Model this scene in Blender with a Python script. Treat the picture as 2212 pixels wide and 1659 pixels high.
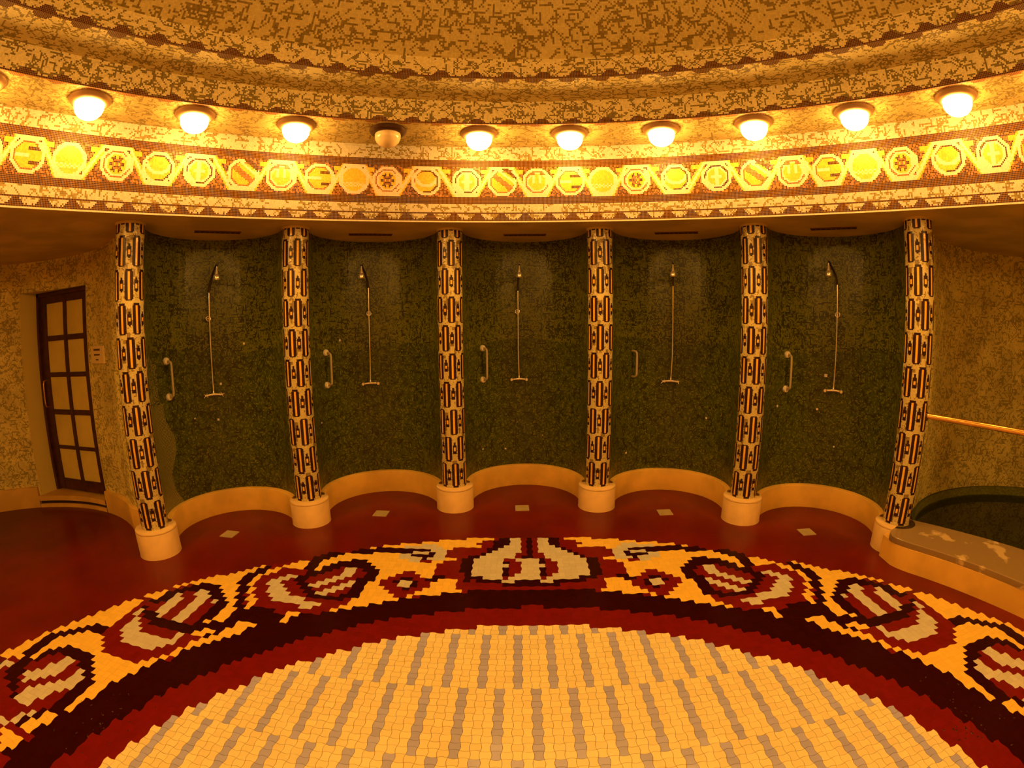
import bpy, bmesh, math, random
import numpy as np
from mathutils import Vector, Matrix
sc = bpy.context.scene
for o in list(bpy.data.objects): bpy.data.objects.remove(o)
COL = sc.collection
PI = math.pi

# ---------------------------------------------------------------- camera (ultra-wide lens with its real barrel projection)
cam = bpy.data.cameras.new('camera')
cam.type = 'PANO'
cam.panorama_type = 'FISHEYE_LENS_POLYNOMIAL'
cam.sensor_width = 36.0; cam.sensor_height = 27.0
cam.fisheye_fov = 3.0
SG = -1.0
cam.fisheye_polynomial_k0 = 0.0
cam.fisheye_polynomial_k1 = SG * 0.061350924145950024
cam.fisheye_polynomial_k2 = SG * -7.672830878031254e-06
cam.fisheye_polynomial_k3 = SG * -1.8090680457446574e-05
cam.fisheye_polynomial_k4 = SG * 3.8219632888533635e-07
cam.clip_start = 0.05; cam.clip_end = 100
camo = bpy.data.objects.new('camera', cam); COL.objects.link(camo)
R_ = Vector((0.9998806348107064, 0.013349507556153554, -0.007778610322335768))
U_ = Vector((0.006072010886077573, 0.12342784583407292, 0.9923349724546443))
F_ = Vector((-0.014207280328687292, 0.9922637540093705, -0.12333205449068611))
M = Matrix((( R_.x, U_.x, -F_.x), (R_.y, U_.y, -F_.y), (R_.z, U_.z, -F_.z))).to_4x4()
M.translation = Vector((-0.07041, -0.50367, 1.93875))
camo.matrix_world = M
sc.camera = camo

# ---------------------------------------------------------------- world, exposure
w = bpy.data.worlds.new('world'); sc.world = w; w.use_nodes = True
w.node_tree.nodes['Background'].inputs[0].default_value = (0.02, 0.012, 0.004, 1)
w.node_tree.nodes['Background'].inputs[1].default_value = 0.2
sc.view_settings.view_transform = 'Standard'; sc.view_settings.look = 'None'
sc.cycles.max_bounces = 6; sc.cycles.diffuse_bounces = 4; sc.cycles.glossy_bounces = 3
sc.cycles.use_denoising = True; sc.cycles.adaptive_threshold = 0.04
sc.view_settings.exposure = 0.0; sc.view_settings.gamma = 1.0; sc.view_settings.use_curve_mapping = False
LAMP_COL = (1.0, 0.49, 0.092)
LAMP_STRENGTH = 80.0

# ---------------------------------------------------------------- measures of the rotunda (metres, centre of the round room = origin)
Z6 = 2.9435; Z4 = 3.7054; Z1 = 3.926; Z2 = 4.1055
R12 = 2.9923; R34 = 3.4078; R56 = 3.9526; RC = 4.3239
DTH = 0.35879; TH0 = 0.0009; HD = 0.2585; RCOL = 0.1297; RDRUM = 0.2008
YC = 4.37; RN = 0.66
AC = (5.05, 1.62); AR = 1.77
S = 0.05; I0 = 0.392

# ---------------------------------------------------------------- helpers
def link(o, parent=None):
    COL.objects.link(o)
    if parent is not None: o.parent = parent
    return o
def thing(name, label, cat, loc=(0, 0, 0), rz=0, group=None):
    o = bpy.data.objects.new(name, None); COL.objects.link(o)
    o.location = loc; o.rotation_euler = (0, 0, rz); o.empty_display_size = 0.1
    o['label'] = label; o['category'] = cat
    if group: o['group'] = group
    return o
def tag(o, label=None, cat=None, group=None, kind=None):
    if label: o['label'] = label
    if cat: o['category'] = cat
    if group: o['group'] = group
    if kind: o['kind'] = kind
    return o
def struct(o, label, cat): return tag(o, label, cat, kind='structure')
def build(name, bm, mats, parent=None, smooth=True):
    me = bpy.data.meshes.new(name)
    bmesh.ops.recalc_face_normals(bm, faces=bm.faces)
    if smooth:
        for f in bm.faces: f.smooth = True
        for e in bm.edges:
            if len(e.link_faces) == 2 and e.calc_face_angle(0) > 0.6: e.smooth = False
    bm.to_mesh(me); bm.free()
    for m in (mats if isinstance(mats, (list, tuple)) else [mats]): me.materials.append(m)
    return link(bpy.data.objects.new(name, me), parent)
def npmesh(name, verts, faces, mats, idx=None, uv=None, parent=None, smooth=False):
    """faces: (n,k) int array of equal-sided faces"""
    me = bpy.data.meshes.new(name)
    verts = np.asarray(verts, np.float32); faces = np.asarray(faces, np.int32)
    n, k = faces.shape
    me.vertices.add(len(verts)); me.vertices.foreach_set('co', verts.ravel())
    me.loops.add(n * k); me.loops.foreach_set('vertex_index', faces.ravel())
    me.polygons.add(n); me.polygons.foreach_set('loop_start', np.arange(0, n * k, k, dtype=np.int32))
    for m in mats: me.materials.append(m)
    if idx is not None: me.polygons.foreach_set('material_index', np.asarray(idx, np.int32).ravel())
    me.polygons.foreach_set('use_smooth', np.full(n, smooth))
    if uv is not None:
        l = me.uv_layers.new(name='UVMap'); l.data.foreach_set('uv', np.asarray(uv, np.float32).ravel())
    me.update(calc_edges=True)
    return link(bpy.data.objects.new(name, me), parent)
def grid(name, P, nu, nv, idx, mats, parent=None, flip=False, smooth=False):
    """P(U,V)->xyz on a (nv+1)x(nu+1) lattice; idx (nv,nu) material numbers; uv counted in tiles"""
    U, V = np.meshgrid(np.arange(nu + 1), np.arange(nv + 1))
    X = np.stack(P(U.astype(float), V.astype(float)), -1).reshape(-1, 3)
    a = (np.arange(nv)[:, None] * (nu + 1) + np.arange(nu)[None, :]).ravel()
    F = np.stack([a, a + 1, a + nu + 2, a + nu + 1], 1)
    u0 = np.tile(np.arange(nu), nv); v0 = np.repeat(np.arange(nv), nu)
    T = np.stack([u0, v0, u0 + 1, v0, u0 + 1, v0 + 1, u0, v0 + 1], 1)
    if flip:
        F = F[:, ::-1]; T = T.reshape(-1, 4, 2)[:, ::-1].reshape(-1, 8)
    return npmesh(name, X, F, mats, np.asarray(idx).ravel(), T, parent, smooth)
def cyl(bm, r, z0, z1, x=0, y=0, seg=24, r2=None, mat=0):
    r2 = r if r2 is None else r2
    a = [bm.verts.new((x + r * math.cos(2 * PI * i / seg), y + r * math.sin(2 * PI * i / seg), z0)) for i in range(seg)]
    b = [bm.verts.new((x + r2 * math.cos(2 * PI * i / seg), y + r2 * math.sin(2 * PI * i / seg), z1)) for i in range(seg)]
    for i in range(seg):
        f = bm.faces.new((a[i], a[(i + 1) % seg], b[(i + 1) % seg], b[i])); f.material_index = mat
    bm.faces.new(a[::-1]).material_index = mat; bm.faces.new(b).material_index = mat
def lathe(bm, prof, seg=32, c=(0, 0, 0), close=True, mat=0):
    rings = []
    for r, z in prof:
        if r < 1e-6: rings.append([bm.verts.new((c[0], c[1], c[2] + z))])
        else: rings.append([bm.verts.new((c[0] + r * math.cos(2 * PI * i / seg), c[1] + r * math.sin(2 * PI * i / seg), c[2] + z)) for i in range(seg)])
    for A, B in zip(rings, rings[1:]):
        for i in range(seg):
            j = (i + 1) % seg
            if len(A) == 1 and len(B) == 1: continue
            if len(A) == 1: vs = (A[0], B[j], B[i])
            elif len(B) == 1: vs = (A[i], A[j], B[0])
            else: vs = (A[i], A[j], B[j], B[i])
            bm.faces.new(vs).material_index = mat
def tube(bm, pts, r, seg=12, caps=True):
    pts = [Vector(p) for p in pts]; rs = r if isinstance(r, (list, tuple)) else [r] * len(pts)
    t = (pts[1] - pts[0]).normalized(); up = Vector((0, 0, 1)) if abs(t.z) < 0.9 else Vector((1, 0, 0))
    n = t.cross(up).normalized(); rings = []
    for i, p in enumerate(pts):
        a = pts[max(i - 1, 0)]; b = pts[min(i + 1, len(pts) - 1)]
        t2 = (b - a).normalized(); n = (n - t2 * n.dot(t2)).normalized(); bn = t2.cross(n)
        rings.append([bm.verts.new(p + rs[i] * (math.cos(2 * PI * k / seg) * n + math.sin(2 * PI * k / seg) * bn)) for k in range(seg)])
    for A, B in zip(rings, rings[1:]):
        for k in range(seg): bm.faces.new((A[k], A[(k + 1) % seg], B[(k + 1) % seg], B[k]))
    if caps: bm.faces.new(rings[0][::-1]); bm.faces.new(rings[-1])
def box(bm, x0, x1, y0, y1, z0, z1, mat=0):
    v = [bm.verts.new(p) for p in ((x0, y0, z0), (x1, y0, z0), (x1, y1, z0), (x0, y1, z0), (x0, y0, z1), (x1, y0, z1), (x1, y1, z1), (x0, y1, z1))]
    for q in ((3, 2, 1, 0), (4, 5, 6, 7), (0, 1, 5, 4), (1, 2, 6, 5), (2, 3, 7, 6), (3, 0, 4, 7)): bm.faces.new([v[i] for i in q]).material_index = mat
def sweep(bm, path, prof, closed=False, mat=0):
    """path: plan points (x,y); prof: (offset to the left of the walking direction, z)"""
    n = len(path); P = [Vector((p[0], p[1])) for p in path]; rings = []
    for i in range(n):
        a = P[(i - 1) % n] if closed or i else P[i]; b = P[(i + 1) % n] if closed or i < n - 1 else P[i]
        t = (b - a).normalized(); nn = Vector((-t.y, t.x))
        rings.append([bm.verts.new((P[i].x + nn.x * o, P[i].y + nn.y * o, z)) for o, z in prof])
    m = n if closed else n - 1
    for i in range(m):
        A, B = rings[i], rings[(i + 1) % n]
        for k in range(len(prof) - 1): bm.faces.new((A[k], B[k], B[k + 1], A[k + 1])).material_index = mat
    return rings

# ---------------------------------------------------------------- materials
def nodes(name):
    m = bpy.data.materials.new(name); m.use_nodes = True
    nt = m.node_tree; return m, nt, nt.nodes['Principled BSDF']
def setp(b, **k):
    for a, v in k.items(): b.inputs[a.replace('_', ' ')].default_value = v
def plain(name, col, rough=0.5, metal=0.0, var=0.0, scale=6.0, bump=0.0, bscale=60.0, spec=0.5, col2=None, thr=(0.4, 0.6)):
    m, nt, b = nodes(name); N = nt.nodes; L = nt.links
    setp(b, Base_Color=(*col, 1), Roughness=rough, Metallic=metal); b.inputs['Specular IOR Level'].default_value = spec
    tc = N.new('ShaderNodeTexCoord')
    if var or col2:
        no = N.new('ShaderNodeTexNoise'); no.inputs['Scale'].default_value = scale; no.inputs['Detail'].default_value = 5
        L.new(tc.outputs['Object'], no.inputs['Vector'])
        mr = N.new('ShaderNodeMapRange'); mr.inputs[1].default_value = thr[0]; mr.inputs[2].default_value = thr[1]; L.new(no.outputs[0], mr.inputs[0])
        mx = N.new('ShaderNodeMix'); mx.data_type = 'RGBA'; L.new(mr.outputs[0], mx.inputs[0])
        mx.inputs[6].default_value = (*[c * (1 - var) for c in col], 1)
        mx.inputs[7].default_value = (*(col2 if col2 else [min(1, c * (1 + var)) for c in col]), 1)
        L.new(mx.outputs[2], b.inputs['Base Color'])
    if bump:
        nb = N.new('ShaderNodeTexNoise'); nb.inputs['Scale'].default_value = bscale; nb.inputs['Detail'].default_value = 4
        L.new(tc.outputs['Object'], nb.inputs['Vector'])
        bp = N.new('ShaderNodeBump'); bp.inputs['Strength'].default_value = bump; bp.inputs['Distance'].default_value = 0.01
        L.new(nb.outputs[0], bp.inputs['Height']); L.new(bp.outputs[0], b.inputs['Normal'])
    return m
def tile(name, col, grout=(0.45, 0.33, 0.17), gw=0.10, rough=0.35, var=0.25, gmix=0.8, big=0.0, spec=0.5, tilt=0.5):
    """small glazed tesserae: UV counted in tiles, joint lines, a tint of its own for each tile"""
    m, nt, b = nodes(name); N = nt.nodes; L = nt.links
    b.inputs['Roughness'].default_value = rough; b.inputs['Specular IOR Level'].default_value = spec
    uv = N.new('ShaderNodeUVMap')
    fl = N.new('ShaderNodeVectorMath'); fl.operation = 'FLOOR'; L.new(uv.outputs[0], fl.inputs[0])
    fr = N.new('ShaderNodeVectorMath'); fr.operation = 'FRACTION'; L.new(uv.outputs[0], fr.inputs[0])
    sb = N.new('ShaderNodeVectorMath'); sb.operation = 'SUBTRACT'; L.new(fr.outputs[0], sb.inputs[0]); sb.inputs[1].default_value = (0.5, 0.5, 0)
    ab = N.new('ShaderNodeVectorMath'); ab.operation = 'ABSOLUTE'; L.new(sb.outputs[0], ab.inputs[0])
    sp = N.new('ShaderNodeSeparateXYZ'); L.new(ab.outputs[0], sp.inputs[0])
    mxx = N.new('ShaderNodeMath'); mxx.operation = 'MAXIMUM'; L.new(sp.outputs[0], mxx.inputs[0]); L.new(sp.outputs[1], mxx.inputs[1])
    mr = N.new('ShaderNodeMapRange'); mr.inputs[1].default_value = 0.5 - gw - 0.03; mr.inputs[2].default_value = 0.5 - gw + 0.03; mr.inputs[4].default_value = gmix
    L.new(mxx.outputs[0], mr.inputs[0])
    wn = N.new('ShaderNodeTexWhiteNoise'); wn.noise_dimensions = '2D'; L.new(fl.outputs[0], wn.inputs[0])
    vv = N.new('ShaderNodeMapRange'); vv.inputs[3].default_value = 1 - var; vv.inputs[4].default_value = 1 + var; L.new(wn.outputs[0], vv.inputs[0])
    sc_ = N.new('ShaderNodeVectorMath'); sc_.operation = 'SCALE'; sc_.inputs[0].default_value = col; L.new(vv.outputs[0], sc_.inputs['Scale'])
    last = sc_.outputs[0]
    if big:
        no = N.new('ShaderNodeTexNoise'); no.inputs['Scale'].default_value = 0.035; no.inputs['Detail'].default_value = 3; L.new(uv.outputs[0], no.inputs['Vector'])
        m2 = N.new('ShaderNodeMapRange'); m2.inputs[1].default_value = 0.35; m2.inputs[2].default_value = 0.65; m2.inputs[3].default_value = 1 - big; m2.inputs[4].default_value = 1 + big
        L.new(no.outputs[0], m2.inputs[0])
        s2 = N.new('ShaderNodeVectorMath'); s2.operation = 'SCALE'; L.new(last, s2.inputs[0]); L.new(m2.outputs[0], s2.inputs['Scale']); last = s2.outputs[0]
    mx = N.new('ShaderNodeMix'); mx.data_type = 'RGBA'; L.new(mr.outputs[0], mx.inputs[0]); L.new(last, mx.inputs[6]); mx.inputs[7].default_value = (*grout, 1)
    L.new(mx.outputs[2], b.inputs['Base Color'])
    # every tessera sits at a slightly different angle
    if tilt:
        ge = N.new('ShaderNodeNewGeometry')
        s3 = N.new('ShaderNodeVectorMath'); s3.operation = 'SUBTRACT'; L.new(wn.outputs[1], s3.inputs[0]); s3.inputs[1].default_value = (0.5, 0.5, 0.5)
        s4 = N.new('ShaderNodeVectorMath'); s4.operation = 'SCALE'; s4.inputs['Scale'].default_value = tilt * 0.2; L.new(s3.outputs[0], s4.inputs[0])
        ad = N.new('ShaderNodeVectorMath'); ad.operation = 'ADD'; L.new(ge.outputs['Normal'], ad.inputs[0]); L.new(s4.outputs[0], ad.inputs[1])
        nm = N.new('ShaderNodeVectorMath'); nm.operation = 'NORMALIZE'; L.new(ad.outputs[0], nm.inputs[0]); L.new(nm.outputs[0], b.inputs['Normal'])
    return m
def floortile(name, col, rough, var=0.08, bump=0.15, coat=0.0, spec=0.5):
    m, nt, b = nodes(name); N = nt.nodes; L = nt.links
    b.inputs['Specular IOR Level'].default_value = spec
    setp(b, Roughness=rough); b.inputs['Coat Weight'].default_value = coat; b.inputs['Coat Roughness'].default_value = 0.12
    uv = N.new('ShaderNodeUVMap'); wn = N.new('ShaderNodeTexWhiteNoise'); wn.noise_dimensions = '2D'
    fl = N.new('ShaderNodeVectorMath'); fl.operation = 'FLOOR'; L.new(uv.outputs[0], fl.inputs[0]); L.new(fl.outputs[0], wn.inputs[0])
    vv = N.new('ShaderNodeMapRange'); vv.inputs[3].default_value = 1 - var; vv.inputs[4].default_value = 1 + var; L.new(wn.outputs[0], vv.inputs[0])
    s = N.new('ShaderNodeVectorMath'); s.operation = 'SCALE'; s.inputs[0].default_value = col; L.new(vv.outputs[0], s.inputs['Scale']); L.new(s.outputs[0], b.inputs['Base Color'])
    tc = N.new('ShaderNodeTexCoord'); nb = N.new('ShaderNodeTexNoise'); nb.inputs['Scale'].default_value = 28; nb.inputs['Detail'].default_value = 3
    L.new(tc.outputs['Object'], nb.inputs['Vector']); bp = N.new('ShaderNodeBump'); bp.inputs['Strength'].default_value = bump; bp.inputs['Distance'].default_value = 0.01
    L.new(nb.outputs[0], bp.inputs['Height']); L.new(bp.outputs[0], b.inputs['Normal'])
    return m

CREAM = (0.80, 0.70, 0.40); OLIVE = (0.21, 0.16, 0.05); BROWN = (0.075, 0.020, 0.010)
m_cream = tile('cream_tesserae', CREAM, rough=0.5, tilt=0.3, gw=0.07, var=0.12, gmix=0.35, grout=(0.55, 0.40, 0.2))
m_olive = tile('olive_tesserae', OLIVE, rough=0.5, tilt=0.3, gw=0.06, var=0.3, gmix=0.35)
m_brown = tile('brown_tesserae', BROWN, rough=0.6, spec=0.15, gw=0.09, var=0.3, grout=(0.50, 0.33, 0.15), gmix=0.75)
m_fcream = tile('frieze_cream_tesserae', (0.47, 0.42, 0.34), rough=0.5, spec=0.2, tilt=0.3, gw=0.07, var=0.12, gmix=0.35, grout=(0.36, 0.26, 0.15))
m_folive = tile('frieze_olive_tesserae', (0.21, 0.15, 0.05), rough=0.5, spec=0.2, tilt=0.3, gw=0.06, var=0.3, gmix=0.35)
m_fbrown = tile('frieze_brown_tesserae', (0.045, 0.012, 0.007), rough=0.5, spec=0.15, gw=0.08, var=0.3, grout=(0.40, 0.24, 0.11), gmix=0.7)
m_gold = tile('gold_tesserae', (0.55, 0.38, 0.04), spec=0.2, gw=0.05, var=0.15, gmix=0.3)
m_pale = tile('pale_tesserae', (0.55, 0.50, 0.42), spec=0.2, gw=0.05, var=0.08, gmix=0.3)
m_brick = tile('brick_red_tesserae', (0.24, 0.065, 0.015), spec=0.2, gw=0.07, var=0.3, grout=(0.62, 0.42, 0.20), gmix=0.8)
m_dcream = tile('dome_cream_tesserae', (0.74, 0.64, 0.29), gw=0.06, var=0.1, gmix=0.25, rough=0.6, tilt=0.3)
m_dolive = tile('dome_olive_tesserae', (0.28, 0.21, 0.06), gw=0.05, var=0.25, gmix=0.25, rough=0.6, tilt=0.3)
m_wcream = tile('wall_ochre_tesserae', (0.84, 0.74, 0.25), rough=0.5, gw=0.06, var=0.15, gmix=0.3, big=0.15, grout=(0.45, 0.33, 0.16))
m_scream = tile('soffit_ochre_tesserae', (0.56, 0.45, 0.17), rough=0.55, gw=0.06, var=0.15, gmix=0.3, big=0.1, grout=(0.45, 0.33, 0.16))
m_wolive = tile('wall_olive_tesserae', (0.44, 0.37, 0.11), rough=0.5, gw=0.05, var=0.25, gmix=0.3, big=0.15, grout=(0.4, 0.28, 0.13))
m_cdark = tile('column_dark_tesserae', (0.03, 0.009, 0.006), gw=0.05, var=0.3, grout=(0.12, 0.06, 0.03), gmix=0.3, rough=0.25, spec=0.22, tilt=0.25)
m_cgold = tile('column_gold_tesserae', (0.90, 0.52, 0.05), gw=0.03, var=0.06, gmix=0.2, rough=0.15)
m_ccream = tile('column_marbled_tesserae', (0.62, 0.52, 0.24), gw=0.05, var=0.12, gmix=0.2, rough=0.15)
m_ctan = tile('column_tan_tesserae', (0.27, 0.19, 0.065), gw=0.05, var=0.2, gmix=0.2, rough=0.15)
GR = (0.07, 0.062, 0.010)
m_g1 = tile('moss_green_tesserae', (0.165, 0.175, 0.014), gw=0.08, var=0.25, gmix=0.6, grout=GR, rough=0.3, tilt=0.3, spec=0.35)
m_g2 = tile('deep_green_tesserae', (0.068, 0.086, 0.010), gw=0.08, var=0.25, gmix=0.4, grout=GR, rough=0.3, tilt=0.3, spec=0.35)
m_g3 = tile('black_green_tesserae', (0.034, 0.032, 0.005), gw=0.08, var=0.3, gmix=0.5, grout=GR, rough=0.3, tilt=0.3, spec=0.35)
m_g4 = tile('lime_green_tesserae', (0.40, 0.38, 0.10), gw=0.20, var=0.2, gmix=0.9, grout=(0.02, 0.015, 0.008), rough=0.3, tilt=0.3)
m_plaster = plain('painted_plaster', (0.80, 0.49, 0.10), rough=0.45, var=0.10, scale=3.0, bump=0.12, bscale=8)
m_drum = plain('painted_plaster_pale', (0.82, 0.56, 0.25), rough=0.45, var=0.06, scale=5.0, bump=0.1, bscale=8)
m_soffit = plain('ochre_render', (0.60, 0.45, 0.13), rough=0.6, var=0.15, scale=2.0, bump=0.1, bscale=6)
m_chrome = plain('chrome', (0.95, 0.90, 0.85), rough=0.22, metal=0.75)
m_bar = plain('grab_bar_enamel', (0.50, 0.42, 0.30), rough=0.25)
m_white = plain('white_enamel', (0.85, 0.78, 0.66), rough=0.25)
m_brass = plain('brass', (0.95, 0.55, 0.16), rough=0.2, metal=0.9)
m_wood = plain('dark_stained_wood', (0.075, 0.020, 0.010), rough=0.4, var=0.3, scale=12)
m_glass = plain('frosted_glass', (0.85, 0.70, 0.20), rough=0.35, var=0.05, scale=3)
m_dark = plain('dark_recess_shade', (0.035, 0.012, 0.006), rough=0.7)  # near-black in place of the shade inside slots and recesses
m_stone = plain('limescaled_stone', (0.30, 0.20, 0.10), rough=0.22, scale=3.2, col2=(0.62, 0.45, 0.24), thr=(0.56, 0.60), bump=0.05)
m_drain = plain('brass_grate', (0.55, 0.45, 0.26), rough=0.4, metal=0.3)
m_plaque = plain('cream_plaque', (1.0, 0.80, 0.40), rough=0.4)
m_ink = plain('dark_lettering', (0.10, 0.05, 0.025), rough=0.6)
m_collar = plain('bronze_collar', (0.34, 0.20, 0.10), rough=0.35, metal=0.4)
m_collar_d = plain('dark_bronze_collar', (0.07, 0.03, 0.015), rough=0.3, metal=0.4)
m_opal = plain('opal_glass', (0.80, 0.62, 0.38), rough=0.12)
m_grout = plain('floor_joint', (0.045, 0.022, 0.010), rough=0.6)
m_redfloor = plain('oxblood_floor', (0.11, 0.003, 0.002), spec=0.25, rough=0.30, scale=1.6, col2=(0.17, 0.006, 0.003), thr=(0.35, 0.65), bump=0.10, bscale=5)
m_fy = floortile('yellow_floor_tile', (0.88, 0.77, 0.46), 0.28, var=0.06, bump=0.06)
m_fy2 = floortile('amber_floor_tile', (0.90, 0.60, 0.10), 0.30, var=0.05, bump=0.06)
m_fg = floortile('grey_floor_tile', (0.44, 0.44, 0.80), 0.25, var=0.08, bump=0.06)
m_fs = floortile('stone_floor_tile', (0.62, 0.60, 0.56), 0.30, var=0.06, bump=0.06)
m_fr = floortile('red_floor_tile', (0.17, 0.005, 0.003), 0.30, bump=0.10, spec=0.18)
m_fk = floortile('black_floor_tile', (0.028, 0.0015, 0.001), 0.25, bump=0.10, spec=0.10)
def emis():
    m = bpy.data.materials.new('lit_opal_glass'); m.use_nodes = True; nt = m.node_tree
    b = nt.nodes['Principled BSDF']; setp(b, Base_Color=(0.8, 0.7, 0.5, 1), Roughness=0.3)
    b.inputs['Emission Color'].default_value = (*LAMP_COL, 1); b.inputs['Emission Strength'].default_value = LAMP_STRENGTH
    return m
m_lit = emis()
def water():
    m, nt, b = nodes('pool_water'); setp(b, Base_Color=(0.35, 0.45, 0.2, 1), Roughness=0.02, IOR=1.33); b.inputs['Transmission Weight'].default_value = 1.0
    N = nt.nodes; L = nt.links; tc = N.new('ShaderNodeTexCoord'); nb = N.new('ShaderNodeTexNoise'); nb.inputs['Scale'].default_value = 2.5
    L.new(tc.outputs['Object'], nb.inputs['Vector']); bp = N.new('ShaderNodeBump'); bp.inputs['Strength'].default_value = 0.15; bp.inputs['Distance'].default_value = 0.01
    L.new(nb.outputs[0], bp.inputs['Height']); L.new(bp.outputs[0], b.inputs['Normal'])
    return m
m_water = water()
m_drop = plain('water_film', (0.03, 0.004, 0.002), rough=0.03, spec=0.7)
m_pool = plain('pool_green', (0.03, 0.045, 0.015), rough=0.4)
rng = np.random.default_rng(7)

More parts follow.
